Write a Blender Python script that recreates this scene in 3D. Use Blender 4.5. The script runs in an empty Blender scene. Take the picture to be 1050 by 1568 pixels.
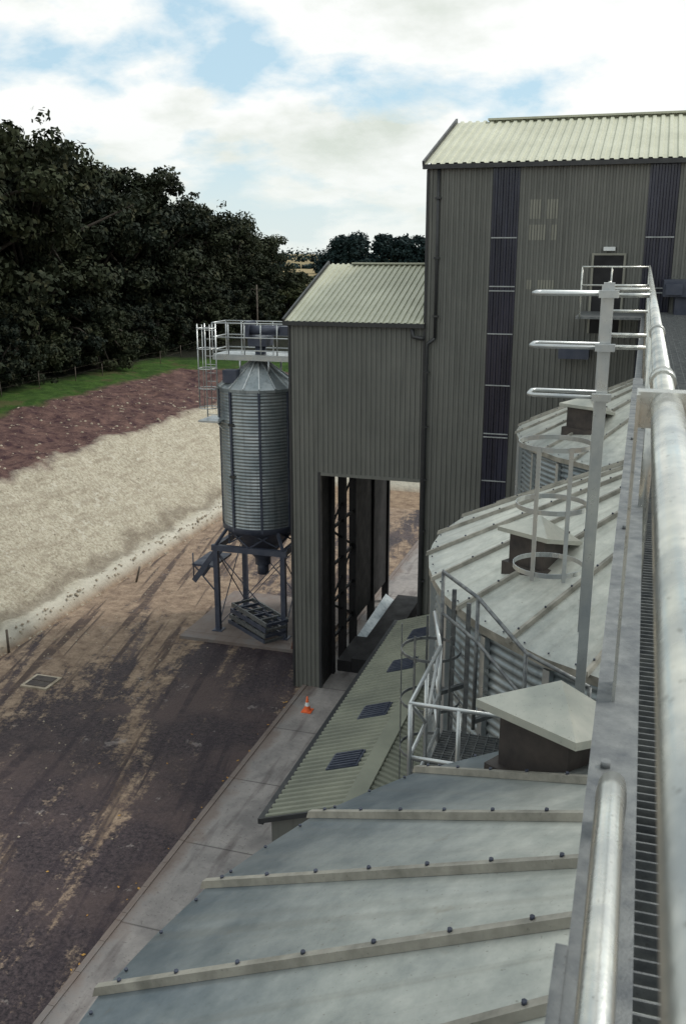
import bpy, math, random
import numpy as np
from mathutils import Vector, noise as mnoise
R=math.radians
rnd=random.Random(7)
sc=bpy.context.scene
sc.view_settings.view_transform='Standard'
sc.view_settings.look='None'
sc.view_settings.exposure=0

# ---------------------------------------------------------------- materials
def nt(name):
    m=bpy.data.materials.new(name); m.use_nodes=True
    t=m.node_tree; t.nodes.clear()
    o=t.nodes.new('ShaderNodeOutputMaterial'); b=t.nodes.new('ShaderNodeBsdfPrincipled')
    t.links.new(b.outputs[0],o.inputs[0])
    return m,t,b
def N(t,ty,**k):
    n=t.nodes.new(ty)
    for a,v in k.items(): setattr(n,a,v)
    return n
def noise(t,vec,scale,detail=4,rough=.55,dist=0):
    n=N(t,'ShaderNodeTexNoise'); n.inputs['Scale'].default_value=scale
    n.inputs['Detail'].default_value=detail; n.inputs['Roughness'].default_value=rough
    n.inputs['Distortion'].default_value=dist
    t.links.new(vec,n.inputs['Vector']); return n.outputs[0]
def mapr(t,v,a,b,c=0,d=1):
    n=N(t,'ShaderNodeMapRange'); t.links.new(v,n.inputs[0])
    for i,x in zip((1,2,3,4),(a,b,c,d)): n.inputs[i].default_value=x
    return n.outputs[0]
def mix(t,f,a,b,bt='MIX'):
    n=N(t,'ShaderNodeMix',data_type='RGBA',blend_type=bt)
    def s(i,v):
        if isinstance(v,(tuple,list)): n.inputs[i].default_value=(*v[:3],1)
        elif isinstance(v,(int,float)): n.inputs[i].default_value=v
        else: t.links.new(v,n.inputs[i])
    s(0,f); s(6,a); s(7,b); return n.outputs[2]
def math_(t,op,a,b=None,c=None):
    n=N(t,'ShaderNodeMath',operation=op)
    for i,v in enumerate((a,b,c)):
        if v is None: continue
        if isinstance(v,(int,float)): n.inputs[i].default_value=v
        else: t.links.new(v,n.inputs[i])
    return n.outputs[0]
def pos(t): return N(t,'ShaderNodeNewGeometry').outputs['Position']
def objc(t): return N(t,'ShaderNodeTexCoord').outputs['Object']
def vscale(t,v,s):
    n=N(t,'ShaderNodeVectorMath',operation='MULTIPLY'); t.links.new(v,n.inputs[0]); n.inputs[1].default_value=s
    return n.outputs[0]
def bump(t,b,h,strength,dist=.02):
    n=N(t,'ShaderNodeBump'); n.inputs['Strength'].default_value=strength; n.inputs['Distance'].default_value=dist
    t.links.new(h,n.inputs['Height']); t.links.new(n.outputs[0],b.inputs['Normal'])
def simple(name,c1,c2,scale=2,rough=.6,metal=0,stretch=(1,1,1),speck=0,speckc=(.02,.02,.02),bmp=0,rvar=.1,streak=0,ss=60):
    m,t,b=nt(name); p=vscale(t,pos(t),stretch)
    nf=noise(t,p,scale,4,.6)
    f=mapr(t,nf,.32,.68)
    col=mix(t,f,c1,c2)
    if streak:
        p2=vscale(t,pos(t),(6,6,.35)); f2=mapr(t,noise(t,p2,1.2,3,.6),.5,.75)
        col=mix(t,math_(t,'MULTIPLY',f2,streak),col,tuple(x*.45 for x in c1))
    if speck:
        f3=mapr(t,noise(t,pos(t),ss,2,.6),.66,.72)
        col=mix(t,math_(t,'MULTIPLY',f3,speck),col,speckc)
    t.links.new(col,b.inputs['Base Color'])
    b.inputs['Metallic'].default_value=metal
    t.links.new(mapr(t,nf,.3,.7,rough+rvar,rough-rvar),b.inputs['Roughness'])
    if bmp: bump(t,b,noise(t,pos(t),scale*12,3),bmp)
    return m
M={}
M['galv']=simple('galvanised_steel',(.38,.41,.43),(.58,.60,.59),3,.34,.75,speck=.25)
M['pipe']=simple('scuffed_handrail_tube',(.36,.38,.38),(.72,.72,.66),7,.27,.8,speck=.5,speckc=(.12,.11,.09),bmp=.04,ss=80)
M['galv_rib']=simple('galvanised_rib',(.19,.185,.16),(.37,.355,.31),5,.5,.3,speck=.3)
M['galv_dull']=simple('weathered_steel',(.10,.11,.12),(.21,.22,.22),14,.5,.5,speck=.5,speckc=(.05,.045,.04),bmp=.12,ss=90)
M['galv_wall']=simple('galvanised_silo_wall',(.20,.24,.26),(.36,.39,.40),1.2,.42,.6,streak=.6)
M['bolt']=simple('bolt_heads',(.03,.035,.055),(.05,.06,.09),5,.5,.3)
M['clad']=simple('grey_wall_cladding',(.120,.124,.114),(.155,.158,.144),.5,.5,.0,streak=.45)
M['cladroof']=simple('goosewing_roof_cladding',(.39,.40,.31),(.49,.50,.39),.6,.5,.0,streak=.25)
M['lowroof']=simple('weathered_roof_cladding',(.15,.16,.13),(.24,.25,.195),.7,.6,.0,speck=.3)
M['trim']=simple('dark_trim',(.02,.022,.025),(.035,.037,.04),3,.4,0)
M['rooflight']=simple('translucent_strip',(.006,.007,.018),(.030,.032,.055),1.1,.22,0,stretch=(3,1,.5))
M['pale']=simple('pale_reflection_and_door_frame',(.20,.20,.17),(.25,.25,.21),1.1,.4,0)  # painted light reflections on the wall; door frame shares this colour
M['lap']=simple('lap_strip',(.25,.27,.28),(.4,.42,.43),4,.4,0)
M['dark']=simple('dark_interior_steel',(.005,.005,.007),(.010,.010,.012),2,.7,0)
M['darkbox']=simple('vent_box_steel',(.035,.03,.03),(.075,.062,.055),4,.6,.2)
M['hood']=simple('vent_hood',(.31,.33,.30),(.48,.48,.42),2.2,.45,.3,speck=.5,speckc=(.12,.11,.09))
M['blue']=simple('blue_grey_frame',(.040,.050,.080),(.078,.088,.120),3,.5,.2)
M['rust']=simple('rusty_plate',(.05,.025,.018),(.11,.045,.028),5,.8,0)
M['white']=simple('white_paint',(.6,.64,.66),(.75,.77,.76),3,.5,0)
M['orange']=simple('orange_plastic',(.75,.12,.03),(.8,.16,.05),5,.5,0)
M['wood']=simple('weathered_post',(.06,.05,.04),(.12,.10,.08),6,.8,0)
M['bark']=simple('bark',(.03,.025,.02),(.06,.05,.04),4,.9,0)
M['stone']=simple('pale_stone',(.22,.185,.14),(.42,.37,.29),3,.9,0)
M['leaflitter']=simple('leaf_litter',(.30,.14,.03),(.40,.24,.06),9,.8,0)
# silo roof sheet: sky brightening toward the apex painted into the zinc; farther silos paler
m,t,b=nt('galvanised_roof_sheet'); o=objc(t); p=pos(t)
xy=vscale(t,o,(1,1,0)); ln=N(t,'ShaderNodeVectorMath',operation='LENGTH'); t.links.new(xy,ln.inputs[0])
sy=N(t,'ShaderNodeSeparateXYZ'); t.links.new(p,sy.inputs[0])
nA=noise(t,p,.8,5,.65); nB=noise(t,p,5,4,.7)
lit=math_(t,'ADD',mapr(t,ln.outputs['Value'],4.7,2.0,0,1),math_(t,'MULTIPLY',math_(t,'SUBTRACT',nA,.5),1.1))
lit=math_(t,'ADD',lit,mapr(t,sy.outputs[1],7.5,8.6,-.08,.6)); lit=mapr(t,lit,.1,1.05)
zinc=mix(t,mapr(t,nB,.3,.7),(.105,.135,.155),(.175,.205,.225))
lit_zinc=mix(t,mapr(t,nB,.3,.7),(.42,.44,.40),(.62,.63,.57))
col=mix(t,lit,zinc,lit_zinc)
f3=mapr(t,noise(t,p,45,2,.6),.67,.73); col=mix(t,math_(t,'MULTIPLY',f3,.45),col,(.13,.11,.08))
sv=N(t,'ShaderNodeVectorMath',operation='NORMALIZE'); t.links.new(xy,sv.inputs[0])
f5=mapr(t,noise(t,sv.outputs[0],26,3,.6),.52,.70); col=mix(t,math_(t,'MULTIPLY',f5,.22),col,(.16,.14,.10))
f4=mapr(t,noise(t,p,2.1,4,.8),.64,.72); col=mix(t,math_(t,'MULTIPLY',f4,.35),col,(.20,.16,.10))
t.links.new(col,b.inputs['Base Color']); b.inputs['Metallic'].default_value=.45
t.links.new(mapr(t,lit,0,1,.36,.55),b.inputs['Roughness']); bump(t,b,nA,.15,.06)
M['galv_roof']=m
def foliage(name,a,b_,c):
    m,t,b=nt(name); o=objc(t)
    f=mapr(t,noise(t,o,.35,2),.35,.65)
    oi=N(t,'ShaderNodeObjectInfo'); 
    f=math_(t,'ADD',math_(t,'MULTIPLY',f,.7),math_(t,'MULTIPLY',math_(t,'SUBTRACT',oi.outputs['Random'],.35),.7)); 
    col=mix(t,f,a,b_)
    f2=mapr(t,noise(t,o,1.9,2),.55,.75); col=mix(t,f2,col,c)
    t.links.new(col,b.inputs['Base Color']); b.inputs['Roughness'].default_value=.7
    b.inputs['Specular IOR Level'].default_value=.12
    return m
M['leaf']=foliage('dark_foliage',(.010,.016,.012),(.030,.037,.018),(.062,.060,.032))
M['leaf2']=foliage('olive_foliage',(.02,.03,.012),(.045,.05,.02),(.08,.07,.03))
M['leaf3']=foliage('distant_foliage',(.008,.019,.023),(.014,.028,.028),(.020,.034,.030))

# terrain
m,t,b=nt('earth_and_gravel'); p=pos(t)
sx=N(t,'ShaderNodeSeparateXYZ'); t.links.new(p,sx.inputs[0]); X,Y=sx.outputs[0],sx.outputs[1]
d=math_(t,'MAXIMUM',math_(t,'SUBTRACT',-21.1,X),math_(t,'SUBTRACT',Y,54.))
nA=noise(t,p,.5,5,.65); nB=noise(t,p,1.4,6,.75); nC=noise(t,p,7,5,.8)
dn=math_(t,'ADD',d,math_(t,'MULTIPLY',math_(t,'SUBTRACT',nA,.5),2.2))
gravel=mix(t,mapr(t,nC,.34,.60),(.27,.235,.18),(.54,.505,.41))
st=noise(t,vscale(t,p,(.7,.35,2.6)),1.6,6,.75)
gravel=mix(t,mapr(t,st,.48,.62,0,.45),gravel,(.24,.20,.15))
gravel=mix(t,mapr(t,nB,.57,.66,0,.75),gravel,(.62,.60,.52))
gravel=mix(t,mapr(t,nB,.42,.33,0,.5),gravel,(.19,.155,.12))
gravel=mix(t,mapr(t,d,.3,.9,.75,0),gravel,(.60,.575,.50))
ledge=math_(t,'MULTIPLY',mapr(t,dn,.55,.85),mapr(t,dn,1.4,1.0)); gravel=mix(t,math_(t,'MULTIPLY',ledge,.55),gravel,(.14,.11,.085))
sand=mix(t,mapr(t,nB,.35,.65),(.19,.135,.10),(.37,.28,.20))
dirt=mix(t,mapr(t,nB,.38,.62),(.050,.028,.034),(.17,.105,.09))
dirt=mix(t,mapr(t,nC,.58,.66,0,.6),dirt,(.28,.21,.17))
grass=mix(t,mapr(t,nB,.35,.65),(.022,.050,.013),(.060,.115,.025))
grass=mix(t,mapr(t,nA,.54,.62,0,.6),grass,(.10,.08,.045))
soil=mix(t,mapr(t,nB,.35,.65),(.010,.013,.009),(.022,.022,.015))
col=mix(t,mapr(t,d,-.1,.2),sand,gravel)
col=mix(t,mapr(t,dn,5.3,5.9),col,dirt)
col=mix(t,mapr(t,dn,12.6,13.3),col,grass)
col=mix(t,mapr(t,dn,16.0,17.5),col,soil)
fp=vscale(t,p,(.004,.006,1)); 
field=mix(t,mapr(t,noise(t,fp,1.,2),.40,.45),(.07,.08,.04),(.26,.21,.12))
col=mix(t,mapr(t,Y,130,170),col,field)
t.links.new(col,b.inputs['Base Color']); b.inputs['Roughness'].default_value=.95
b.inputs['Specular IOR Level'].default_value=.1
bump(t,b,noise(t,p,3,7,.8),.9,.22)
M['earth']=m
# road
m,t,b=nt('dirty_asphalt'); p=pos(t)
sx=N(t,'ShaderNodeSeparateXYZ'); t.links.new(p,sx.inputs[0]); X,Y=sx.outputs[0],sx.outputs[1]
rot=N(t,'ShaderNodeVectorRotate',rotation_type='Z_AXIS'); t.links.new(p,rot.inputs['Vector']); rot.inputs['Angle'].default_value=R(-12)
nf=noise(t,p,9,6,.85); nm=noise(t,p,1.7,7,.8); nl=noise(t,p,.33,4,.6)
asp=mix(t,mapr(t,nf,.40,.60),(.010,.007,.012),(.066,.049,.055))
asp=mix(t,mapr(t,nl,.45,.62,0,.75),asp,(.088,.062,.060))
sand=mix(t,mapr(t,nm,.35,.65),(.14,.095,.07),(.38,.29,.21))
ps=vscale(t,rot.outputs[0],(1,.20,1))
n1=noise(t,ps,.50,4,.65,.9)
n3=noise(t,vscale(t,rot.outputs[0],(1,.12,1)),2.6,3,.7,.6)
gx=mapr(t,X,-11,-19,-.20,.13); gy=mapr(t,Y,24,33,0,.26)
s=math_(t,'ADD',math_(t,'MULTIPLY',n1,1.9),math_(t,'MULTIPLY',n3,.6))
s=math_(t,'ADD',math_(t,'ADD',math_(t,'SUBTRACT',s,.72),math_(t,'MULTIPLY',math_(t,'SUBTRACT',nm,.5),1.2)),math_(t,'ADD',gx,gy))
s=math_(t,'ADD',s,math_(t,'MULTIPLY',math_(t,'SUBTRACT',nf,.5),.7))
mask=mapr(t,s,.50,.74)
col=mix(t,math_(t,'MULTIPLY',mask,.85),asp,sand)
spl=mapr(t,noise(t,p,.9,5,.8),.61,.66,0,.55); col=mix(t,spl,col,(.26,.23,.22))
trk=noise(t,vscale(t,rot.outputs[0],(1,.05,1)),2.2,2,.6,.3)
col=mix(t,math_(t,'MULTIPLY',mapr(t,trk,.56,.62,0,.75),mapr(t,nm,.40,.50)),col,(.022,.015,.022))
t.links.new(col,b.inputs['Base Color']); t.links.new(mapr(t,mask,0,1,.55,.95),b.inputs['Roughness'])
b.inputs['Specular IOR Level'].default_value=.3
bump(t,b,nm,.9,.12)
M['road']=m
# concrete
m,t,b=nt('concrete_paving'); p=pos(t)
sx=N(t,'ShaderNodeSeparateXYZ'); t.links.new(p,sx.inputs[0])
nA=noise(t,p,.9,5,.7)
col=mix(t,mapr(t,nA,.35,.65),(.17,.16,.158),(.30,.28,.268))
col=mix(t,mapr(t,noise(t,vscale(t,p,(3,.4,1)),1.,4),.54,.70,0,.7),col,(.085,.07,.07))
j=math_(t,'PINGPONG',sx.outputs[1],1.5); col=mix(t,mapr(t,j,.0,.035,.8,0),col,(.04,.035,.035))
col=mix(t,mapr(t,noise(t,p,12,4,.75),.58,.68,0,.6),col,(.06,.05,.05))
ed=math_(t,'ADD',mapr(t,sx.outputs[0],-9.7,-9.1,.35,0),math_(t,'SUBTRACT',nA,.5)); col=mix(t,mapr(t,ed,.15,.35,0,.7),col,(.12,.085,.07))
t.links.new(col,b.inputs['Base Color']); b.inputs['Roughness'].default_value=.85
bump(t,b,nA,.3,.03)
M['conc']=m

# ---------------------------------------------------------------- mesh builder
class MB:
    def __init__(s): s.v=[];s.f=[];s.m=[];s.s=[]
    def face(s,idx,mi=0,sm=False): s.f.append(idx);s.m.append(mi);s.s.append(sm)
    def poly(s,pts,mi=0):
        n=len(s.v); s.v+= [tuple(q) for q in pts]; s.face(list(range(n,n+len(pts))),mi)
    def box(s,x0,x1,y0,y1,z0,z1,mi=0):
        s.hexa([(x0,y0,z0),(x1,y0,z0),(x1,y1,z0),(x0,y1,z0),(x0,y0,z1),(x1,y0,z1),(x1,y1,z1),(x0,y1,z1)],mi)
    def hexa(s,p,mi=0):
        n=len(s.v); s.v+=[tuple(q) for q in p]
        for q in ((0,3,2,1),(4,5,6,7),(0,1,5,4),(1,2,6,5),(2,3,7,6),(3,0,4,7)): s.face([n+i for i in q],mi)
    def bar(s,a,b,w,h,mi=0,up=(0,0,1)):
        a=Vector(a);b=Vector(b);d=(b-a).normalized();up=Vector(up)
        if abs(d.dot(up))>.98: up=Vector((0,1,0))
        r=d.cross(up).normalized()*w/2; u=r.cross(d).normalized()*h/2
        s.hexa([a-r-u,a+r-u,b+r-u,b-r-u,a-r+u,a+r+u,b+r+u,b-r+u],mi)
    def tube(s,pts,r,n=10,mi=0,closed=False,caps=True):
        P=[Vector(q) for q in pts]; L=len(P); rr=r if isinstance(r,(list,tuple)) else [r]*L
        base=len(s.v); prev=None
        for i in range(L):
            if closed: tg=(P[(i+1)%L]-P[i-1]).normalized()
            else: tg=(P[min(i+1,L-1)]-P[max(i-1,0)]).normalized()
            if prev is None:
                ref=Vector((0,0,1)) if abs(tg.z)<.9 else Vector((1,0,0))
                a=tg.cross(ref).normalized()
            else: a=(prev-tg*prev.dot(tg)).normalized()
            prev=a; b=tg.cross(a)
            for k in range(n):
                an=2*math.pi*k/n; s.v.append(tuple(P[i]+(a*math.cos(an)+b*math.sin(an))*rr[i]))
        for i in range(L if closed else L-1):
            j=(i+1)%L
            for k in range(n):
                k2=(k+1)%n; s.face([base+i*n+k,base+i*n+k2,base+j*n+k2,base+j*n+k],mi,True)
        if caps and not closed:
            s.face([base+k for k in range(n)][::-1],mi); s.face([base+(L-1)*n+k for k in range(n)],mi)
    def ring(s,c,rad,r,a0=0,a1=360,n=28,mi=0,flat=None):
        cl=(a1-a0)>=360; cnt=n if cl else n+1
        pts=[(c[0]+rad*math.cos(R(a0+(a1-a0)*i/n)),c[1]+rad*math.sin(R(a0+(a1-a0)*i/n)),c[2]) for i in range(cnt)]
        if flat:
            for i in range(n):
                p,q=pts[i],pts[(i+1)%cnt]; s.bar(p,q,.008,flat,mi)
        else: s.tube(pts,r,6,mi,closed=cl)
    def sheet(s,o,u,v,W,L,nrm,pitch=.15,dep=.032,mi=0):
        o=Vector(o);u=Vector(u).normalized();v=Vector(v).normalized();nn=Vector(nrm).normalized()
        prof=[];x=0
        while x<W-1e-4:
            for fx,h in ((0,0),(.40,0),(.52,1),(.88,1)):
                xx=x+fx*pitch
                if xx<=W: prof.append((xx,h*dep))
            x+=pitch
        prof.append((W,0)); n=len(s.v)
        for xx,h in prof:
            q=o+u*xx+nn*h; s.v.append(tuple(q)); s.v.append(tuple(q+v*L))
        for i in range(len(prof)-1):
            s.face([n+2*i,n+2*i+2,n+2*i+3,n+2*i+1],mi)
    def lathe(s,c,prof,n,mi=0,sm=True,a0=0):
        b=len(s.v)
        for r_,z in prof:
            for k in range(n):
                a=R(a0)+2*math.pi*k/n; s.v.append((c[0]+r_*math.cos(a),c[1]+r_*math.sin(a),c[2]+z))
        for i in range(len(prof)-1):
            for k in range(n):
                k2=(k+1)%n; s.face([b+i*n+k,b+i*n+k2,b+(i+1)*n+k2,b+(i+1)*n+k],mi,sm)
    def mesh(s,name,mats):
        me=bpy.data.meshes.new(name); me.from_pydata(s.v,[],s.f)
        for x in mats: me.materials.append(M[x])
        me.polygons.foreach_set('material_index',s.m); me.polygons.foreach_set('use_smooth',s.s)
        me.update(); return me
    def obj(s,name,mats,parent=None):
        me=s.mesh(name,mats); o=bpy.data.objects.new(name,me); sc.collection.objects.link(o)
        if parent: o.parent=parent; o.location=-Vector(parent.location)
        return o
def group(name,loc=(0,0,0)):
    e=bpy.data.objects.new(name,None); e.location=loc; e.empty_display_size=.3; sc.collection.objects.link(e); return e

# ---------------------------------------------------------------- terrain
def prof(d):
    if d<=0: return 0
    pts=[(0,0),(.2,.50),(.8,.58),(5.6,4.3),(13,5.2),(18,5.6),(60,6),(3000,6)]
    for (a,b),(c,e) in zip(pts,pts[1:]):
        if d<=c: return b+(e-b)*(d-a)/(c-a)
    return 6
def tz(x,y):
    d=max(-21.1-x,y-54)
    z=prof(d)
    if d>.7:
        n=mnoise.fractal(Vector((x*.35,y*.35,0)),1,2,4)
        z+=n*(.16 if d<6 else .20 if d<14 else .12)
        if d<6: z+=.08*mnoise.noise(Vector((x*.6,y*2.0,3)))
        elif d<13: z+=.16*mnoise.noise(Vector((x*1.3,y*1.3,3)))
    elif d>0: z+=.14*mnoise.noise(Vector((x*2,y*1.5,3)))
    if d>120: z+=3*mnoise.noise(Vector((x*.004,y*.004,0)))*min(1,(d-120)/200)
    return z
def axis(lo,hi,st,ext):
    a=list(np.arange(lo,hi,st)); s=st; x=hi; up=[]
    while x<ext: up.append(x); s*=1.25; x+=s
    up.append(ext); s=st; x=lo-st; dn=[]
    while x>-ext: dn.append(x); s*=1.25; x-=s
    dn.append(-ext); return dn[::-1]+a+up
xs=axis(-42,-20,.2,3000); ys=axis(15,80,.3,3000)
V=[(x,y,tz(x,y)) for y in ys for x in xs]; nx=len(xs)
F=[(j*nx+i,j*nx+i+1,(j+1)*nx+i+1,(j+1)*nx+i) for j in range(len(ys)-1) for i in range(nx-1)]
me=bpy.data.meshes.new('ground'); me.from_pydata(V,[],F); me.materials.append(M['earth'])
me.polygons.foreach_set('use_smooth',[True]*len(F)); o=bpy.data.objects.new('ground',me); sc.collection.objects.link(o)
b_=MB(); b_.box(-20.9,-9.8,-25,50,-.05,.012); b_.obj('access_road',['road'])
b_=MB(); b_.box(-9.66,14,-25,52,-.05,.10); b_.obj('concrete_pavement',['conc'])
b_=MB()
y=-25.
while y<52: b_.box(-9.80,-9.663,y,y+.905,-.05,.125); y+=.915
b_.obj('pavement_kerb',['conc'])

# ---------------------------------------------------------------- big grain silos
RS=4.6; EZ=10.; AP=12.15; NS=28; PH=176.6
def silo_parts():
    w=MB(); prof_=[]; z=0
    while z<=9.9: prof_.append((RS-.10+.020*math.sin(z/.11*2*math.pi),z)); z+=.0275
    w.lathe((0,0,0),prof_,112,0,True)
    for k in range(NS):
        a=R(PH+(k+.5)*360/NS); ca,sa=math.cos(a),math.sin(a)
        w.bar(((RS-.06)*ca,(RS-.06)*sa,.1),((RS-.06)*ca,(RS-.06)*sa,9.85),.09,.07,1,up=(ca,sa,0))
    r=MB(); ri=.45; sl=(AP-EZ)/RS
    def P(rad,an,dz=0): return (rad*math.cos(an),rad*math.sin(an),EZ+(RS-rad)*sl+dz)
    for k in range(NS):
        a0=R(PH+k*360/NS); a1=R(PH+(k+1)*360/NS)
        am=(a0+a1)/2; st_=[RS,3.4,2.2,1.2,ri]
        for ra,rb_ in zip(st_,st_[1:]):
            r.poly([P(ra,a0),P(ra,am,-.015),P(rb_,am,-.015),P(rb_,a0)],0)
            r.poly([P(ra,am,-.015),P(ra,a1),P(rb_,a1),P(rb_,am,-.015)],0)
        e0=P(RS,a0);e1=P(RS,a1);em=P(RS,am,-.015)
        for g,h in ((e0,em),(em,e1)): r.poly([(g[0],g[1],g[2]-.10),(h[0],h[1],h[2]-.10),h,g],1)
        ca,sa=math.cos(a0),math.sin(a0); px,py=-sa,ca
        def Q(rad,off,dz):
            q=P(rad,a0,dz); return (q[0]+px*off,q[1]+py*off,q[2])
        r.hexa([Q(RS+.04,-.030,0),Q(RS+.04,.030,0),Q(ri,.030,0),Q(ri,-.030,0),
                Q(RS+.03,-.020,.050),Q(RS+.03,.020,.050),Q(ri,.020,.050),Q(ri,-.020,.050)],1)
        rad=RS-.12
        while rad>.7:
            c=Vector(Q(rad,-.008,.048)); r.tube([c,c+Vector((0,0,.017))],.0125,6,2); rad-=.37
        for j in range(3):
            aa=a0+(a1-a0)*(j+.5)/3; q=P(RS-.05,aa,0); r.tube([q,(q[0],q[1],q[2]+.012)],.011,6,2)
    r.lathe((0,0,AP-.22),[(.55,0),(.55,.12),(.2,.2),(0.01,.2)],24,0,False)
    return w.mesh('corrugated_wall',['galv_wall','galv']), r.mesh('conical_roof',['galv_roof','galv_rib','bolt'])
wm,rm=silo_parts()
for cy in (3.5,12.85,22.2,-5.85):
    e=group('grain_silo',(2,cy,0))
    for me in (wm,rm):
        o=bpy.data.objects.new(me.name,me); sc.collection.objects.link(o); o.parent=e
def vent_mesh():
    h=MB(); A=(-.57,-.14,.48);B=(.15,-.57,.48);C=(.57,.13,.28);D=(-.15,.56,.28);T=(.0,.0,.64)
    dn=Vector((0,0,-.06))
    for p,q in ((A,B),(B,C),(C,D),(D,A)):
        h.poly([p,q,T],0); h.poly([Vector(p)+dn,Vector(q)+dn,q,p],0)
    h.poly([Vector(x)+dn for x in (D,C,B,A)],0)
    b=MB(); c,s=math.cos(R(-31)),math.sin(R(-31)); w=.29
    co=[(c*x-s*y,s*x+c*y) for x,y in ((-w,-w),(w,-w),(w,w),(-w,w))]
    b.hexa([(x,y,-.35) for x,y in co]+[(x,y,.42) for x,y in co])
    w=.36; co=[(c*x-s*y,s*x+c*y) for x,y in ((-w,-w),(w,-w),(w,w),(-w,w))]
    b.hexa([(x,y,-.30) for x,y in co]+[(x,y,-.02) for x,y in co])
    return h.mesh('vent_hood',['hood']), b.mesh('vent_box',['darkbox'])
vh,vb=vent_mesh()
for loc,k in (((-.34,6.22,10.47),1),((-.95,10.85,10.47),.85),((-.95,20.2,10.47),1)):
    e=group('roof_vent',loc); e.scale=(k,k,k)
    for me in (vh,vb):
        o=bpy.data.objects.new(me.name,me); sc.collection.objects.link(o); o.parent=e

# ---------------------------------------------------------------- portal building
e=group('loading_bay_building',(-8,31.2,0))
x0,x1,y0,y1=-10.1,-5.95,27.,35.6; ez=11.95; rz=13.55; ry=31.3; lz=7.4; lx=-9.18
w=MB()
w.sheet((x0,y0,.02),(1,0,0),(0,0,1),lx-x0,ez-.02,(0,-1,0))
w.sheet((lx,y0,lz),(1,0,0),(0,0,1),x1-lx,ez-lz,(0,-1,0))
w.sheet((x0,y1,lz),(0,-1,0),(0,0,1),y1-y0,ez-lz,(-1,0,0))
w.sheet((x0,y0+.9,.02),(0,-1,0),(0,0,1),.9,lz-.02,(-1,0,0))
w.sheet((x0,y1,.02),(0,-1,0),(0,0,1),.9,lz-.02,(-1,0,0))
w.poly([(x0-.001,y0,ez),(x0-.001,y1,ez),(x0-.001,ry,rz)],0)
w.sheet((x1,y1,lz),(-1,0,0),(0,0,1),x1-x0,ez-lz,(0,1,0))
w.obj('walls',['clad'],e)
rf=MB(); L=math.hypot(ry-y0+.15,rz-ez); v=Vector((0,ry-y0+.15,rz-ez)).normalized()
rf.sheet((x0-.12,y0-.15,ez+.03),(1,0,0),v,x1-x0+.12,L,(0,-v.z,v.y),.18,.04)
v2=Vector((0,-(y1-ry+.15),rz-ez)).normalized()
rf.sheet((x1,y1+.15,ez+.03),(-1,0,0),v2,x1-x0+.12,math.hypot(y1-ry+.15,rz-ez),(0,-v2.z,v2.y))
rf.bar((x0+.7,ry,rz+.07),(x1,ry,rz+.07),.35,.05,0)
rf.obj('roof',['cladroof'],e)
tr=MB()
tr.box(x0-.14,x1+.02,y0-.19,y0-.05,ez-.07,ez+.05)
tr.box(lx-.04,lx+.05,y0-.045,y0+.1,.05,lz)
tr.box(x0-.03,x0+.03,y0-.05,y0+.06,.05,ez-.08)
tr.bar((x0-.14,y0-.15,ez+.06),(x0-.14,ry,rz+.09),.06,.12)
tr.tube([(x1-.35,y0-.12,ez-.1),(x1-.30,y0-.14,ez-.32),(x1-.05,y0-.16,ez-.36),(x1-.0,y0-.14,ez-.36)],.06,10)
tr.obj('gutter_and_flashings',['trim'],e)
li=MB(); li.box(lx+.06,x1-.02,y0-.05,y0+.04,lz-.09,lz+.01); li.obj('lintel_trim',['clad'],e)
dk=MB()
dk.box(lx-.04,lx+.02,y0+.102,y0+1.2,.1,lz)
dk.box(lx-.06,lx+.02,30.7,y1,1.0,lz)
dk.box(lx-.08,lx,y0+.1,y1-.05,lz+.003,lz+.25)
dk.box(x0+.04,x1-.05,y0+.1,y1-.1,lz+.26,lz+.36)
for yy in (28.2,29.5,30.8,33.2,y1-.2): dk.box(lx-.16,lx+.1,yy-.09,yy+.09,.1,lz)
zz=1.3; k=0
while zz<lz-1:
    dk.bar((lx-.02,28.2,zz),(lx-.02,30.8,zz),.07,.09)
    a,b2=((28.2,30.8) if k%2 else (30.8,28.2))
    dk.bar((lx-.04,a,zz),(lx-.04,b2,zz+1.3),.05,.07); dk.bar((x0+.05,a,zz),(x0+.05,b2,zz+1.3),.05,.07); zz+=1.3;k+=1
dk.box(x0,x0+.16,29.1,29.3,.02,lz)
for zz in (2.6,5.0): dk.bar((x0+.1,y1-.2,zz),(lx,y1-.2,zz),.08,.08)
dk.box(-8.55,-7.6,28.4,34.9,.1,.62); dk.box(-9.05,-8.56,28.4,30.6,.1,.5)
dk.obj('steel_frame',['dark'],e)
pl=MB(); pl.hexa([(-9.05,30.7,.1),(-8.58,30.7,.1),(-8.58,34.9,.1),(-9.05,34.9,.1),(-9.05,30.7,.40),(-8.58,30.7,.18),(-8.58,34.9,.30),(-9.05,34.9,.60)]); pl.obj('intake_chute',['galv_wall'],e)

# ---------------------------------------------------------------- tall building
e=group('grain_store_building',(2,31.5,0))
X0,X1,Y0,Y1=-5.95,12.,27.,36.; EZt=16.26; RZt=17.87; RYt=31.5
w=MB()
strips=[(-4.16,-3.42),(-.11,.64),(4.4,5.15),(8.4,9.15)]
xx=X0
for a,b2 in strips+[(X1,X1)]:
    w.sheet((xx,Y0,.02),(1,0,0),(0,0,1),a-xx,EZt-.02,(0,-1,0)); xx=b2
w.sheet((X0,Y1,.02),(0,-1,0),(0,0,1),Y1-Y0,EZt-.02,(-1,0,0))
w.poly([(X0,Y0,EZt),(X0,Y1,EZt),(X0,RYt,RZt)]); w.poly([(X1,Y0,0),(X1,Y1,0),(X1,Y1,EZt),(X1,RYt,RZt),(X1,Y0,EZt)])
w.poly([(X1,Y1,0),(X0,Y1,0),(X0,Y1,EZt),(X1,Y1,EZt)])
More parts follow.
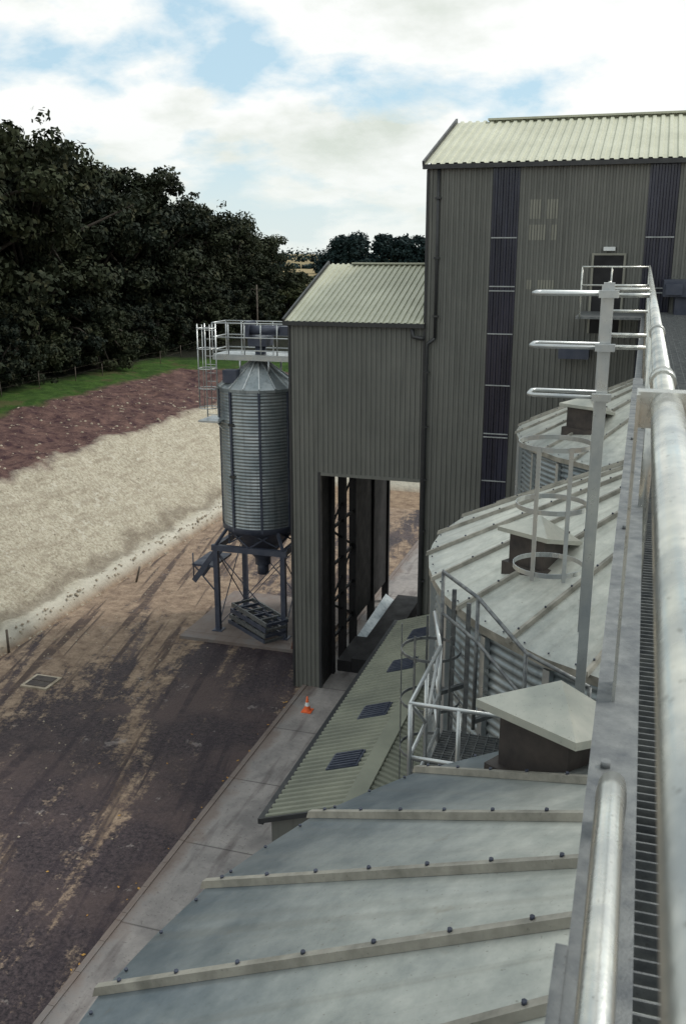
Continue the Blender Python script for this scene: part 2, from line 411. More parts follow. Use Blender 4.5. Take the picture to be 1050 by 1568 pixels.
w.obj('walls',['clad'],e)
rl=MB(); lp=MB()
for a,b2 in strips:
    rl.sheet((a,Y0+.01,.02),(1,0,0),(0,0,1),b2-a,EZt-.02,(0,-1,0))
    for z in (14.35,13.05,12.93,11.75,10.3,8.9,8.8,7.5,6.1,4.7): lp.box(a+.02,b2-.02,Y0-.045,Y0-.028,z,z+.03)
rl.obj('rooflight_strips',['rooflight'],e); lp.obj('strip_laps',['lap'],e)
refl=MB()  # light reflected onto the cladding, painted as thin pale pieces
for c0 in range(5):
    xa=-3.12+.15*c0
    for (za,zb) in ((14.85,15.35),(14.3,14.7),(13.0,13.25)):
        if (c0+int(za*2))%4==3: continue
        refl.box(xa-.01,xa+.05,Y0-.006,Y0-.002,za,zb); refl.box(xa+.082,xa+.128,Y0-.038,Y0-.0335,za,zb)
refl.obj('painted_wall_reflections',['pale'],e)
rf=MB(); v=Vector((0,RYt-Y0+.15,RZt-EZt)).normalized()
rf.sheet((X0-.1,Y0-.15,EZt+.03),(1,0,0),v,X1-X0+.2,math.hypot(RYt-Y0+.15,RZt-EZt),(0,-v.z,v.y),.24,.045)
v2=Vector((0,-(Y1-RYt+.15),RZt-EZt)).normalized()
rf.sheet((X1,Y1+.15,EZt+.03),(-1,0,0),v2,X1-X0+.1,math.hypot(Y1-RYt+.15,RZt-EZt),(0,-v2.z,v2.y),.3,.045)
rf.bar((X0+.9,RYt,RZt+.08),(X1,RYt,RZt+.08),.4,.06)
rf.obj('roof',['cladroof'],e)
tr=MB(); tr.box(X0-.12,X1,Y0-.19,Y0-.05,EZt-.08,EZt+.04)
tr.bar((X0-.11,Y0-.15,EZt+.06),(X0-.11,RYt,RZt+.09),.06,.14)
tr.tube([(X0+.32,Y0-.10,EZt-.08),(X0+.32,Y0-.10,11.6)],.045,8)
tr.tube([(X0+.32,Y0-.10,11.6),(X0+.12,Y0-.12,11.45),(X0+.1,Y0-.12,11.3),(X0+.1,Y0-.12,.1)],.05,8)
for z in np.arange(1,16,1.6): tr.box(X0+(.02 if z<11.3 else .24),X0+(.18 if z<11.3 else .40),Y0-.16,Y0-.03,z,z+.05)
tr.box(X0-.03,X0+.03,Y0-.05,Y0+.05,.05,EZt-.09)
tr.obj('gutter_and_downpipe',['trim'],e)
dr=MB(); dr.box(-1.36,-.60,Y0-.07,Y0-.04,11.85,13.9); dr.obj('door',['dark'],e)
df=MB(); 
df.box(-1.42,-1.363,Y0-.09,Y0-.03,11.85,13.96); df.box(-.597,-.54,Y0-.09,Y0-.03,11.85,13.96); df.box(-1.363,-.597,Y0-.09,Y0-.03,13.903,13.96)
df.obj('door_frame',['pale'],e)
sg=MB(); sg.box(-1.13,-.83,Y0-.16,Y0-.04,14.02,14.12); sg.obj('door_lamp',['white'],e)
bx=MB(); bx.box(.45,1.6,25.6,Y0-.05,12.9,13.3); bx.box(.75,1.6,25.8,Y0-.05,11.6,12.9); bx.box(-2.1,-1.3,26.3,Y0-.05,11.2,11.6); bx.box(.5,.9,25.5,25.58,12.95,13.22); bx.obj('conveyor_head',['blue'],e)

# ---------------------------------------------------------------- low conveyor building
e=group('conveyor_tunnel_building',(-5,21,0))
y0,y1=15.6,26.9
w=MB(); w.box(-6.42,-2.75,y0+.1,y1,.1,2.75)
w.poly([(-6.42,y0+.1,2.75),(-2.75,y0+.1,2.75),(-4.7,y0+.1,3.4)]); w.obj('walls',['clad'],e)
rf=MB()
v=Vector((1.85,0,.62)).normalized(); L=math.hypot(1.85,.62)
vent_ys=[17.4,19.8,22.6,24.9]
rf.sheet((-6.55,y1,2.82),(0,-1,0),v,y1-y0,L,(-v.z,0,v.x),.19,.045)
v2=Vector((-1.85,0,.62)).normalized(); rf.sheet((-2.75,y0,2.82),(0,1,0),v2,y1-y0,L,(.32,0,.95),.19,.045)
rf.obj('roof',['lowroof'],e)
tr=MB(); tr.box(-6.68,-6.56,y0,y1,2.72,2.84); tr.bar((-6.6,y0-.02,2.82),(-4.72,y0-.02,3.46),.05,.1)
tr.obj('gutter',['trim'],e)
cp=MB(); cp.box(-4.88,-4.52,y0-.03,y1,3.46,3.52); cp.obj('ridge_cap',['lowroof'],e)
lv=MB()
for yy in vent_ys:
    for i in range(6):
        a=Vector((-6.55,0,2.88))+v*(.85); b2=Vector((-6.55,0,2.88))+v*1.5
        lv.bar((a.x,yy+i*.11,a.z+.02),(b2.x,yy+i*.11,b2.z+.02),.05,.05)
    a=Vector((-6.55,0,2.86))+v*.8; b2=Vector((-6.55,0,2.86))+v*1.55
    lv.bar((a.x,yy+.28,a.z+.0),(b2.x,yy+.28,b2.z+.0),.68,.05)
lv.obj('roof_louvres',['blue'],e)

# ---------------------------------------------------------------- hopper silo on frame
cx,cy=-13.1,31.8; rr=1.42
e=group('hopper_silo',(cx,cy,0))
w=MB(); pr=[]; z=4.15
while z<=9.3: pr.append((rr+.018*math.sin(z/.12*2*math.pi),z)); z+=.03
w.lathe((cx,cy,0),pr,64,0,True)
for k in range(8):
    a=R(22+45*k); ca,sa=math.cos(a),math.sin(a)
    w.bar((cx+(rr+.03)*ca,cy+(rr+.03)*sa,4.1),(cx+(rr+.03)*ca,cy+(rr+.03)*sa,9.25),.09,.05,1,up=(ca,sa,0))
w.obj('corrugated_wall',['galv_wall','blue'],e)
r=MB(); r.lathe((cx,cy,0),[(rr+.06,9.22),(rr+.06,9.32),(.25,10.22),(.25,10.4),(.01,10.4)],16,0,False)
for k in range(16):
    a=2*math.pi*k/16; ca,sa=math.cos(a),math.sin(a)
    r.bar((cx+(rr+.06)*ca,cy+(rr+.06)*sa,9.345),(cx+.25*ca,cy+.25*sa,10.245),.04,.05,1)
r.box(cx-.95,cx-.45,cy-1.05,cy-.65,9.5,9.95,2)
r.obj('conical_roof',['galv_wall','galv','blue'],e)
h=MB(); h.lathe((cx,cy,0),[(rr+.05,4.25),(rr+.05,4.05),(rr-.05,4.0),(.3,2.75),(.3,2.5)],32,0,True)
h.tube([(cx,cy,2.6),(cx,cy,2.1)],.22,12); h.obj('hopper_cone',['blue'],e)
fr=MB(); q=1.33
for a in (-q,q):
    for b2 in (-q,q):
        fr.box(cx+a-.09,cx+a+.09,cy+b2-.09,cy+b2+.09,.0,3.3)
        fr.bar((cx+a,cy+b2,3.5),(cx+a*.72,cy+b2*.72,4.15),.1,.1)
        fr.box(cx+a-.2,cx+a+.2,cy+b2-.2,cy+b2+.2,.13,.16)
for s in (-q,q):
    fr.box(cx-q-.15,cx+q+.15,cy+s-.09,cy+s+.09,3.303,3.52); fr.box(cx+s-.09,cx+s+.09,cy-q+.093,cy+q-.093,3.303,3.52)
def xb(p,q_):
    fr.bar(p[0],p[1],.03,.03); fr.bar(q_[0],q_[1],.03,.03)
for s in (-q,q):
    xb(((cx-q,cy+s,.3),(cx+q,cy+s,3.3)),((cx+q,cy+s,.3),(cx-q,cy+s,3.3)))
    xb(((cx+s,cy-q,.3),(cx+s,cy+q,3.3)),((cx+s,cy+q,.3),(cx+s,cy-q,3.3)))
for k in range(8):
    a=R(45*k);a2=R(45*(k+1)); f_=lambda t_,rad,z:(cx+rad*math.cos(t_),cy+rad*math.sin(t_),z)
    fr.bar(f_(a,1.35,3.5),f_(a2,1.35,4.1),.05,.05); fr.bar(f_(a2,1.35,3.5),f_(a,1.35,4.1),.05,.05)
fr.box(cx-q-1.0,cx-q-.1,cy-q,cy-q+1.6,2.6,2.68)
fr.bar((cx-q-.95,cy-q,2.0),(cx-q-.05,cy-q,3.2),.06,.2); fr.bar((cx-q-.95,cy-q+.7,2.0),(cx-q-.05,cy-q+.7,3.2),.06,.2)
fr.bar((cx-q-.9,cy-q,2.6),(cx-q,cy-q,1.6),.04,.04)
fr.tube([(cx-q-.95,cy-q,2.0),(cx-q-.95,cy-q,3.1)],.025,6)
fr.obj('support_frame',['blue'],e)
hd=MB()
for zz in (8.0,6.1):
    a=R(-112); hd.box(cx+rr*math.cos(a)-.12,cx+rr*math.cos(a)+.12,cy+rr*math.sin(a)-.06,cy+rr*math.sin(a)+.1,zz,zz+.1)
hd.obj('sight_glasses',['trim'],e)
pf=MB(); pz=10.45; px0,px1,py0,py1=-14.65,-10.15,31.3,32.5
pf.box(px0,px1,py0,py1,pz-.05,pz); 
for yy in (py0,py1): pf.box(px0,px1,yy-.04,yy+.04,pz-.2,pz-.053)
for xx in np.arange(px0,px1-.3,.62):
    for yy in (py0,py1): pf.tube([(xx,yy,pz),(xx,yy,pz+1.1)],.024,6)
for zz in (.15,.6,1.1):
    for yy in (py0,py1): pf.tube([(px0,yy,pz+zz),(px1,yy,pz+zz)],.024,6)
    pf.tube([(px0,py0,pz+zz),(px0,py1,pz+zz)],.024,6)
lx0,ly0=px0-.15,31.0
for dx in (0,.42): pf.tube([(lx0+dx,ly0,8.2),(lx0+dx,ly0,pz+1.1)],.022,6)
for zz in np.arange(8.3,pz+1,.3): pf.tube([(lx0,ly0,zz),(lx0+.42,ly0,zz)],.012,5)
for zz in np.arange(8.6,pz+1.1,.7): pf.ring((lx0+.2,ly0-.3,zz),.34,.018,n=16)
for an in (180,225,270,315,0): pf.tube([(lx0+.2+.34*math.cos(R(an)),ly0-.3+.34*math.sin(R(an)),8.6),(lx0+.2+.34*math.cos(R(an)),ly0-.3+.34*math.sin(R(an)),pz+1.1)],.014,5)
pf.box(lx0-.1,lx0+.7,ly0-.6,ly0+.6,8.1,8.16); pf.tube([(lx0+.3,ly0,8.1),(lx0+.8,cy-.9,7.6)],.03,6)
for (xa,ya) in ((cx-.5,py0),(cx+.6,py0),(cx-.5,py1),(cx+.6,py1)): pf.tube([(xa,ya,9.7),(xa,ya,pz-.1)],.04,6)
pf.obj('access_platform',['galv'],e)
mo=MB(); mo.box(cx-.25,cx+.45,cy-.35,cy+.35,pz+.3,pz+.62); mo.tube([(cx-.2,cy-.1,pz+.85),(cx+.9,cy-.1,pz+.85)],.17,14)
mo.box(cx-.35,cx-.2,cy-.35,cy+.3,pz+.6,pz+1.15); mo.tube([(cx+.1,cy,pz+.3),(cx+.1,cy,10.3)],.2,12)
mo.box(cx+.2,px1,cy-.2,cy+.2,pz+.68,pz+1.0)
mo.obj('conveyor_drive',['blue'],e)
sl=MB(); sl.box(-15.6,-10.3,29.5,34.6,.0,.13); sl.obj('concrete_slab',['conc'])
st=MB()
for k in range(4):
    z=.18+k*.24
    a=Vector((-14.1+.06*k,31.6,z)); b2=Vector((-12.0+.05*k,30.1-.04*k,z)); 
    n_=(b2-a).normalized().cross(Vector((0,0,1)))*.45
    for s in (-1,1): st.bar(a+n_*s,b2+n_*s,.06,.16,k%2)
    for i in range(6):
        c=a.lerp(b2,i/5); st.bar(c-n_,c+n_,.05,.1,(k+i)%2)
    st.bar(a+n_,b2-n_,.04,.06)
st.obj('stacked_steel_frames',['blue','galv_dull'])
rp=MB(); rp.hexa([(-11.2,29.6,.13),(-10.4,29.3,.13),(-10.4,29.4,.13),(-11.2,29.7,.13),(-11.1,30.0,1.1),(-10.3,29.7,1.35),(-10.3,29.8,1.35),(-11.1,30.1,1.1)]); rp.obj('rusty_steel_plate',['rust'])

# ---------------------------------------------------------------- walkway + handrails
e=group('silo_walkway',(0.6,13,12.4))
g=MB(); wz=12.45
y=-1.2
while y<26.8: g.box(.075,1.15,y,y+.006,wz-.03,wz); y+=.042
for x in np.arange(.075,1.16,.098): g.box(x,x+.006,-1.2,26.8,wz-.032,wz-.002)
g.obj('grating',['galv_dull'],e)
f=MB()
f.box(-.035,.068,-.8,8.9,12.885,12.9); f.box(-.035,-.028,-.8,8.9,12.80,12.884)
f.box(-.055,-.0352,-.8,1.35,12.86,12.904)
f.box(-.035,.068,8.95,26.8,12.3,12.45); f.box(1.16,1.25,-1.2,26.8,12.25,12.5)
f.box(.069,.075,-1.2,26.8,12.3,12.56)
for yy in (2.35,8.5,14,20): f.box(-.03,1.15,yy-.05,yy+.05,12.2,12.40)
for yy in (1.95,3.9,5.9): f.tube([(.0,yy,12.9),(.0,yy,12.915)],.012,6)
f.obj('edge_beams',['galv_dull'],e)
hr=MB(); rx=.070; rzz=13.65
hr.tube([(rx,-1,rzz),(rx,2.15,rzz),(rx,2.3,rzz)],.036,24)
hr.tube([(rx,2.36,rzz-.01),(rx,8.4,rzz-.01),(rx,14,rzz-.01),(rx,26.4,rzz-.01)],.028,14)
hr.tube([(rx,2.82,rzz-.01),(rx,2.93,rzz-.01)],.037,14)
hr.tube([(rx,4.6,rzz-.01),(rx,4.7,rzz-.01)],.036,14)
hr.box(rx-.065,rx+.12,2.30,2.36,rzz-.05,rzz+.035)
hr.box(rx-.068,rx-.060,2.28,2.40,12.9,rzz+.03)
hr.tube([(.013,-.6,13.03),(.013,1.62,13.03),(.016,1.69,13.01),(.02,1.72,12.96),(.02,1.72,12.9)],.026,20)
for yy in (4.3,6.3,8.45,10.4,12.4,14.4,16.4,18.4,20.4,22.4,24.4,26.4):
    hr.tube([(rx,yy,12.4),(rx,yy,rzz)],.024,10)
for yy in np.arange(-1,26.5,2): hr.tube([(1.2,yy,12.4),(1.2,yy,rzz)],.024,8)
for zz in (13.1,13.64): hr.tube([(1.2,-1,zz),(1.2,26.4,zz)],.024,10)
for zz in (13.64,13.2): 
    hr.tube([(rx,8.6,zz),(-.28,8.6,zz)],.02,8); hr.tube([(rx,9.9,zz),(-.35,9.9,zz)],.02,8)
    hr.tube([(rx,24.6,zz),(-1.5,24.6,zz)],.024,8)
for zz in (13.6,13.3,13.0):
    hr.tube([(rx,12.2,zz),(-.45,12.2,zz),(-.45,13.4,zz)],.018,8)
for yy in (12.2,13.4): hr.tube([(-.45,yy,12.0),(-.45,yy,13.62)],.02,8)
for xx in (-1.5,-.8): hr.tube([(xx,24.6,12.4),(xx,24.6,13.64)],.024,8)
hr.obj('handrails',['pipe'],e)
pl=MB(); pl.box(-1.6,.07,24.6,26.9,12.38,12.44); pl.obj('door_landing',['galv_dull'],e)

# caged ladder onto silo roof
e=group('caged_roof_ladder',(-.6,9.2,10.2))
l=MB()
l.box(-.33,-.24,8.36,8.44,9.8,13.75); l.box(-.33,-.325,8.44,8.5,9.8,13.75)
for zz in (13.66,13.22,12.80):
    l.tube([(-.27,8.3,zz),(-.86,8.3,zz),(-.90,8.34,zz),(-.90,8.58,zz),(-.86,8.62,zz),(-.27,8.62,zz)],.018,8)
    l.box(-.36,-.20,8.26,8.34,zz-.03,zz+.03)
for yy in (9.4,9.85): l.bar((-.36,yy,10.2),(-.36,yy,13.7),.05,.03)
for zz in np.arange(10.4,13.5,.28): l.tube([(-.36,9.4,zz),(-.36,9.85,zz)],.012,6)
for zz in (12.12,11.48,10.82): l.ring((-.74,9.62,zz),.365,0,20,340,28,flat=.05)
for an in (250,300): l.bar((-.74+.37*math.cos(R(an)),9.62+.37*math.sin(R(an)),10.75),(-.74+.37*math.cos(R(an)),9.62+.37*math.sin(R(an)),12.15),.045,.008,up=(math.cos(R(an)),math.sin(R(an)),0))
l.obj('ladder_and_cage',['galv'],e)
# side ladder and platform between silos
e=group('silo_side_platform',(-1.4,8.5,8.9))
l=MB(); x0,x1,y0,y1=-1.75,-.85,7.7,9.35; z0=8.9
y=y0
while y<y1: l.box(x0,x1,y,y+.008,z0-.03,z0,1); y+=.05
for x in np.arange(x0,x1,.1): l.box(x,x+.008,y0,y1,z0-.032,z0-.002,1)
for zz in (.15,.55,1.1):
    l.tube([(x1,y0,z0+zz),(x0,y0,z0+zz),(x0,y1-.3,z0+zz)],.022,8)
    l.tube([(x0,y1-.3,z0+zz),(-1.95,9.7,z0+zz+.12)],.022,8)
for p in ((x0,y0),(x1,y0),(x0,8.4),(x0,y1-.3),((x0+x1)/2,y0)): l.tube([(p[0],p[1],z0),(p[0],p[1],z0+1.1)],.022,8)
l.tube([(x0,y0,z0+1.1),(x0,8.4,z0+.55),(x0,y1-.3,z0+1.1)],.02,8)
l.obj('platform_and_guardrail',['galv','galv_dull'],e)
l=MB(); lc=(-2.0,9.8)
for k in (-1,1): l.bar((lc[0]+.28+.12*k,lc[1]+.28-.2*k,.2),(lc[0]+.28+.12*k,lc[1]+.28-.2*k,10.2),.05,.03)
for zz in np.arange(.5,10,.3): l.tube([(lc[0]+.16,lc[1]+.48,zz),(lc[0]+.40,lc[1]+.08,zz)],.012,6)
for zz in np.arange(2.8,10.2,.62): l.ring((lc[0],lc[1],zz),.34,0,60,390,22,flat=.035)
for an in (110,180,250,320): l.bar((lc[0]+.345*math.cos(R(an)),lc[1]+.345*math.sin(R(an)),2.8),(lc[0]+.345*math.cos(R(an)),lc[1]+.345*math.sin(R(an)),9.9),.025,.008,up=(math.cos(R(an)),math.sin(R(an)),0))
l.obj('caged_ladder',['galv_dull'],e)
l=MB(); pts=[]
for an in (216,225,234,243): pts.append((2+4.85*math.cos(R(an)),12.85+4.85*math.sin(R(an))))
tops=[10.5,10.45,10.1,10.0]
for p,tp0 in zip(pts,tops): l.tube([(p[0],p[1],8.9),(p[0],p[1],tp0)],.022,8); l.bar((p[0],p[1],9.0),(p[0]+.25,p[1]+.3,9.0),.05,.05)
l.tube([(p[0],p[1],tp0) for p,tp0 in zip(pts,tops)],.022,8)
l.tube([(p[0],p[1],tp0-.5) for p,tp0 in zip(pts,tops)],.02,8)
l.obj('eave_guardrail',['galv_dull'],e)

# ---------------------------------------------------------------- small things
e=group('traffic_cone',(-9.05,25.3,.1))
c=MB(); x,y,z=-9.05,25.3,.1
c.lathe((x,y,z),[(.115,.03),(.078,.19)],20,0); c.lathe((x,y,z),[(.078,.19),(.05,.31)],20,1); c.lathe((x,y,z),[(.05,.31),(.022,.50),(.001,.505)],20,0)
c.box(x-.16,x+.16,y-.16,y+.16,z,z+.03,0); c.obj('cone_body',['orange','white'],e)
mh=MB(); mx,my=-18.3,24.7
mh.box(mx-.50,mx+.50,my-.47,my+.47,.0,.07,0)
for k in (-1,1): mh.box(mx-.38,mx+.38,my+k*.19-.17,my+k*.19+.17,.07,.09,1)
mh.obj('manhole_cover',['stone','darkbox'])
for (x,y,h_,lean) in ((-20.3,34.6,.75,.25),(-20.9,26.5,.9,0)):
    p=MB(); p.tube([(x,y,-.1),(x+lean,y,h_)],[.05,.045],8); p.obj('marker_post',['wood'])
rb=MB()
def rock(c,s):
    n=len(rb.v)
    for th in (0,1,2):
        for k in range(5):
            a=2*math.pi*k/5+th*.5; rr_=(.9,1.,.55)[th]*s*rnd.uniform(.75,1.2)
            rb.v.append((c[0]+rr_*math.cos(a),c[1]+rr_*math.sin(a),c[2]+(-.3,.25,.7)[th]*s*rnd.uniform(.8,1.2)))
    for i in (0,1):
        for k in range(5): rb.face([n+i*5+k,n+i*5+(k+1)%5,n+(i+1)*5+(k+1)%5,n+(i+1)*5+k])
    rb.face([n+10+k for k in range(5)])
for i in range(700):
    y=rnd.uniform(18,54); x=-20.95-abs(rnd.gauss(0,.3)); rock((x,y,tz(x,y)-.02),rnd.uniform(.02,.08))
for i in range(600):
    y=rnd.uniform(25,62); x=-rnd.uniform(26.5,34.); rock((x,y,tz(x,y)-.02),rnd.choice((.03,.04,.05,.09)))
for i in range(500):
    y=rnd.uniform(25,58); x=-rnd.uniform(21.5,26.7); rock((x,y,tz(x,y)-.01),rnd.choice((.02,.03,.05)))
for i in range(500):
    y=rnd.uniform(8,45); x=-20.8+abs(rnd.gauss(0,3.6)); x=min(x,-10); rock((x,y,.01),rnd.uniform(.012,.04))
rb.obj('rubble',['stone'])
lf=MB()
for i in range(44):
    if i<14: y=rnd.gauss(14.6,.4); x=-12.9+rnd.gauss(0,.3)
    else: y=rnd.uniform(12,28); x=rnd.choice((-9.95+rnd.gauss(0,.1),rnd.uniform(-14,-10)))
    if x>-9.85: x=-9.95
    s=rnd.uniform(.02,.06); a=rnd.uniform(0,3.1); dx,dy=s*math.cos(a),s*math.sin(a)
    lf.poly([(x-dx,y-dy,.02),(x+dy*.6,y-dx*.6,.025),(x+dx,y+dy,.035),(x-dy*.6,y+dx*.6,.03)])
lf.obj('fallen_leaves',['leaflitter'])
fc=MB(); yy=30.
def fx(q): return -36.6+.4*math.sin(q*.1)
while yy<100:
    x=fx(yy); fc.tube([(x,yy,tz(x,yy)-.1),(x+rnd.uniform(-.06,.06),yy,tz(x,yy)+rnd.uniform(.8,1.05))],.028,5); yy+=rnd.uniform(3.,4.4)
for zz in (.5,.9): fc.tube([(fx(q),q,tz(fx(q),q)+zz) for q in np.arange(30,100,2.8)],.004,3)
fc.obj('wire_fence',['wood'])
tp=MB(); tp.tube([(-34.6,84,5),(-34.6,84,11)],[.10,.07],8); tp.bar((-35.2,84,10.6),(-34,84,10.6),.06,.08); tp.obj('telegraph_pole',['wood'])

# ---------------------------------------------------------------- trees
def leafmesh(mb_v,mb_f,mb_m,mb_s,rg,cent,rad,npc,size,mi):
    C=np.repeat(cent,npc,0);RR=np.repeat(rad,npc)
    n=len(C); d_=rg.normal(size=(n,3)); d_/=np.linalg.norm(d_,axis=1)[:,None]
    p=C+d_*(RR*rg.uniform(.3,1.0,n)**.6)[:,None]*np.array([1,1,.7])
    nn=d_+rg.normal(size=(n,3))*.5+np.array([0,0,.3]); nn/=np.linalg.norm(nn,axis=1)[:,None]
    a=np.cross(nn,rg.normal(size=(n,3))); a/=np.linalg.norm(a,axis=1)[:,None]; b=np.cross(nn,a)
    s=size*rg.uniform(.5,1.3,n)[:,None]
    q=np.stack([p-a*s,p-b*s*.6,p+a*s,p+b*s*.6],1).reshape(-1,3)
    base=len(mb_v); mb_v+=[tuple(x) for x in q.tolist()]
    for i in range(n): k=base+4*i; mb_f.append([k,k+1,k+2,k+3])
    mb_m+=[mi]*n; mb_s+=[False]*n
def tree(seed,H,Rc,nc=100,npc=190,size=.14,leaf='leaf',low=.12):
    rg=np.random.default_rng(seed); rn=random.Random(seed); t=MB()
    tp_=[(0,0,-.4)];x=y=0
    for i in range(1,6): x+=rn.uniform(-.3,.3);y+=rn.uniform(-.3,.3); tp_.append((x,y,H*.15*i))
    t.tube(tp_,[.30,.25,.2,.16,.12,.06],8,0)
    cen=[]; lobes=[(rn.uniform(0,6.28),rn.uniform(.3,.72),rn.uniform(low+.1,.9)) for _ in range(11)]
    for i in range(nc):
        if i%2:
            la,lr,lz_=lobes[i%11]; rr_=Rc*lr; 
            cen.append((rr_*math.cos(la)+rn.gauss(0,.17)*Rc,rr_*math.sin(la)+rn.gauss(0,.17)*Rc,H*min(1,lz_+rn.gauss(0,.05))))
        else:
            th=rn.uniform(0,6.283); u=rn.random()**.5; zf=rn.uniform(low,.98)
            w_=math.sin(min(1,max(0,(zf-low+.12)/(1.12-low)))*math.pi)**.55
            rr_=Rc*u*w_; cen.append((rr_*math.cos(th),rr_*math.sin(th),H*zf*rn.uniform(.92,1.0)))
    for c in cen[::5]:
        k=rn.randint(1,4); a=Vector(tp_[k]); cc=Vector(c)
        t.tube([a,a.lerp(cc,.5)+Vector((0,0,.3)),cc],[.11,.07,.02],5,0)
    cen=np.array(cen); rad=rg.uniform(.12,.24,len(cen))*Rc
    leafmesh(t.v,t.f,t.m,t.s,rg,cen,rad,npc,size,1)
    idx=rg.integers(0,len(cen),80); st_=cen[idx]+rg.normal(size=(80,3))*.2*Rc*np.array([1,1,.5])
    leafmesh(t.v,t.f,t.m,t.s,rg,st_,np.full(80,.10*Rc),26,size*.9,1)
    return t.mesh('tree_mesh_%d'%seed,['bark',leaf])
TM=[tree(i,10,4.6) for i in range(1,6)]
SM=[tree(20+i,5,3.0,55,130,.13,'leaf',.03) for i in range(3)]
OM=[tree(30+i,6,3.0,50,120,.15,'leaf2',.08) for i in range(2)]
def put(name,me,x,y,h,s0,w=1.):
    o=bpy.data.objects.new(name,me); sc.collection.objects.link(o)
    k=h/s0; o.location=(x,y,tz(x,y)-.2); o.scale=(k*w,k*w,k); o.rotation_euler=(rnd.uniform(-.05,.05),rnd.uniform(-.05,.05),rnd.uniform(0,6.28))
def crest(y):
    pts=[(35,17),(55,17.2),(60,17.4),(66,17.2),(75,15.8),(82,14.4),(90,13.2),(100,11.4),(106,10.0),(116,6)]
    for (a,b),(c,d_) in zip(pts,pts[1:]):
        if a<=y<=c: return b+(d_-b)*(y-a)/(c-a)
    return 8
y=38.
while y<107:
    put('oak_tree',rnd.choice(TM),-43+rnd.uniform(-1.2,1.2),y,crest(y)*rnd.uniform(.9,1.02),10,.95)
    y+=rnd.uniform(4.4,5.8)
y=40.
while y<102:
    put('oak_tree',rnd.choice(TM),-50+rnd.uniform(-1.5,1.5),y,crest(y)*rnd.uniform(.94,1.05),10); y+=rnd.uniform(7,9)
y=38.
while y<110:
    put('hawthorn_bush',rnd.choice(SM),-39.3+rnd.uniform(-.8,.8),y,rnd.uniform(3.8,6.8),5,1.); y+=rnd.uniform(2.5,3.5)
for (x,y,h) in ((-37.5,104,5.5),(-34,112,3.0),(-36,96,4.5),(-29,118,2.6),(-24,116,2.4),(-38,112,4.5),(-33,104,3.5)):
    put('field_maple_tree',rnd.choice(OM),x,y,h,6,1.1)
def mass(name,clumps,npc,size,leaf):
    rg=np.random.default_rng(99); t=MB()
    cen=np.array([c[:3] for c in clumps]); rad=np.array([c[3] for c in clumps])
    t.tube([(cen[0][0],cen[0][1],0),(cen[0][0],cen[0][1],8)],.3,6,0)
    leafmesh(t.v,t.f,t.m,t.s,rg,cen,rad,npc,size,1); t.obj(name,['bark',leaf])
cl=[]
for (x,y,w_,h) in ((-101,322,10,13.5),(-94,318,11,14),(-87,326,11,13.5),(-80,325,11,13),(-74,325,11,13.5),(-67,325,11,13.5),(-59,330,11,14),(-50,330,10,14),(-42,335,10,14),(-107,325,6,7)):
    for i in range(70):
        a=rnd.uniform(0,6.28);u=rnd.random()**.5;z=rnd.random()
        cl.append((x+w_*.62*u*math.cos(a)*math.sin(z*2.3+.7),y+w_*.5*u*math.sin(a),5+h*z,rnd.uniform(1.8,3)))
mass('distant_tree_mass',cl,60,.65,'leaf3')
cl=[]
for (xa,xb,y,h) in ((-420,-60,430,4),(-700,-60,760,9),(-900,200,1100,14)):
    n=int((xb-xa)/4)
    for i in range(n):
        x=xa+(xb-xa)*i/n; hh=h*rnd.uniform(.5,1.3); cl.append((x,y+rnd.uniform(-4,4)+.1*x,6+hh*.4,hh*.7))
mass('distant_hedgerow',cl,30,1.5,'leaf3')

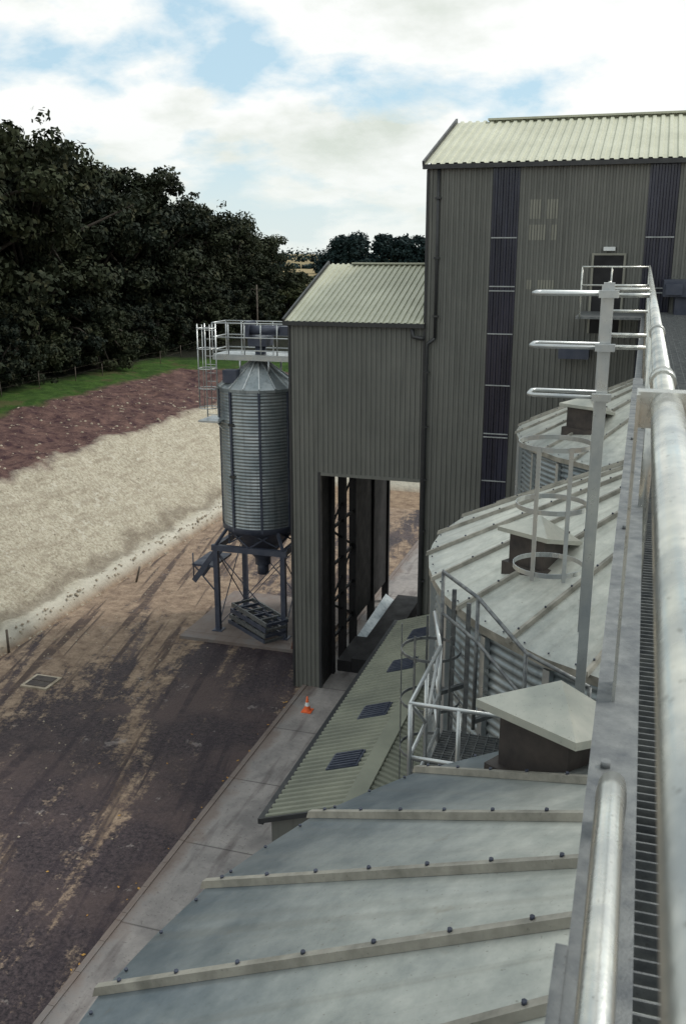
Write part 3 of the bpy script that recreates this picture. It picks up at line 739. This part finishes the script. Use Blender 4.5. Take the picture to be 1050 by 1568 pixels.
# ---------------------------------------------------------------- sky, sun
SUN_E,SUN_R=48,60
sd=Vector((math.cos(R(SUN_E))*math.sin(R(SUN_R)),math.cos(R(SUN_E))*math.cos(R(SUN_R)),math.sin(R(SUN_E))))
w=bpy.data.worlds.new('World'); sc.world=w; w.use_nodes=True; t=w.node_tree; t.nodes.clear()
out=N(t,'ShaderNodeOutputWorld'); bg=N(t,'ShaderNodeBackground'); bg.inputs[1].default_value=.1
sky=N(t,'ShaderNodeTexSky',sky_type='NISHITA'); sky.sun_disc=False; sky.sun_elevation=R(SUN_E); sky.sun_rotation=R(SUN_R)
tc=N(t,'ShaderNodeTexCoord'); sp=N(t,'ShaderNodeSeparateXYZ'); t.links.new(tc.outputs['Generated'],sp.inputs[0])
zc=math_(t,'ADD',math_(t,'MAXIMUM',sp.outputs[2],0.0),.34)
cb=N(t,'ShaderNodeCombineXYZ'); t.links.new(math_(t,'DIVIDE',sp.outputs[0],zc),cb.inputs[0]); t.links.new(math_(t,'DIVIDE',sp.outputs[1],zc),cb.inputs[1])
cb.inputs[2].default_value=9.1
n1=noise(t,cb.outputs[0],2.6,9,.56,.1)
cov=mapr(t,n1,.36,.48)
n2=noise(t,cb.outputs[0],1.8,8,.6,.1)
cc=mix(t,mapr(t,n2,.46,.64),(10.0,10.2,10.0),(6.9,7.5,6.8))
blue=mix(t,.65,sky.outputs[0],(6.4,9.0,10.4))
c=mix(t,cov,blue,cc)
hz=mapr(t,sp.outputs[2],0.0,.12,.75,0)
c=mix(t,hz,c,(8.4,9.0,8.6))
dt=N(t,'ShaderNodeVectorMath',operation='DOT_PRODUCT'); t.links.new(tc.outputs['Generated'],dt.inputs[0]); dt.inputs[1].default_value=tuple(sd)
gl=math_(t,'MULTIPLY',math_(t,'POWER',math_(t,'MAXIMUM',dt.outputs['Value'],0.0),6.),8.)
c=mix(t,1.0,c,gl,'ADD')
gr=mapr(t,sp.outputs[2],-.05,-.005,1,0); c=mix(t,gr,c,(1.5,1.4,1.1))
t.links.new(c,bg.inputs[0]); t.links.new(bg.outputs[0],out.inputs[0])
w.cycles.sampling_method='MANUAL'; w.cycles.sample_map_resolution=512
L=bpy.data.lights.new('sun','SUN'); L.energy=2.1; L.angle=R(8); L.color=(1,.95,.86)
lo=bpy.data.objects.new('sun',L); lo.rotation_euler=(-sd).to_track_quat('-Z','Y').to_euler(); lo.location=(20,20,40); sc.collection.objects.link(lo)

# ---------------------------------------------------------------- camera
cd=bpy.data.cameras.new('camera'); cam=bpy.data.objects.new('camera',cd); sc.collection.objects.link(cam)
cd.sensor_fit='VERTICAL'; cd.sensor_height=24; cd.lens=24*1443/1568; cd.clip_start=.05; cd.clip_end=6000
cam.location=(0,0,14); cam.rotation_euler=(R(90-15.45),0,R(17.3))
cd.dof.use_dof=True; cd.dof.focus_distance=18; cd.dof.aperture_fstop=7
sc.camera=cam
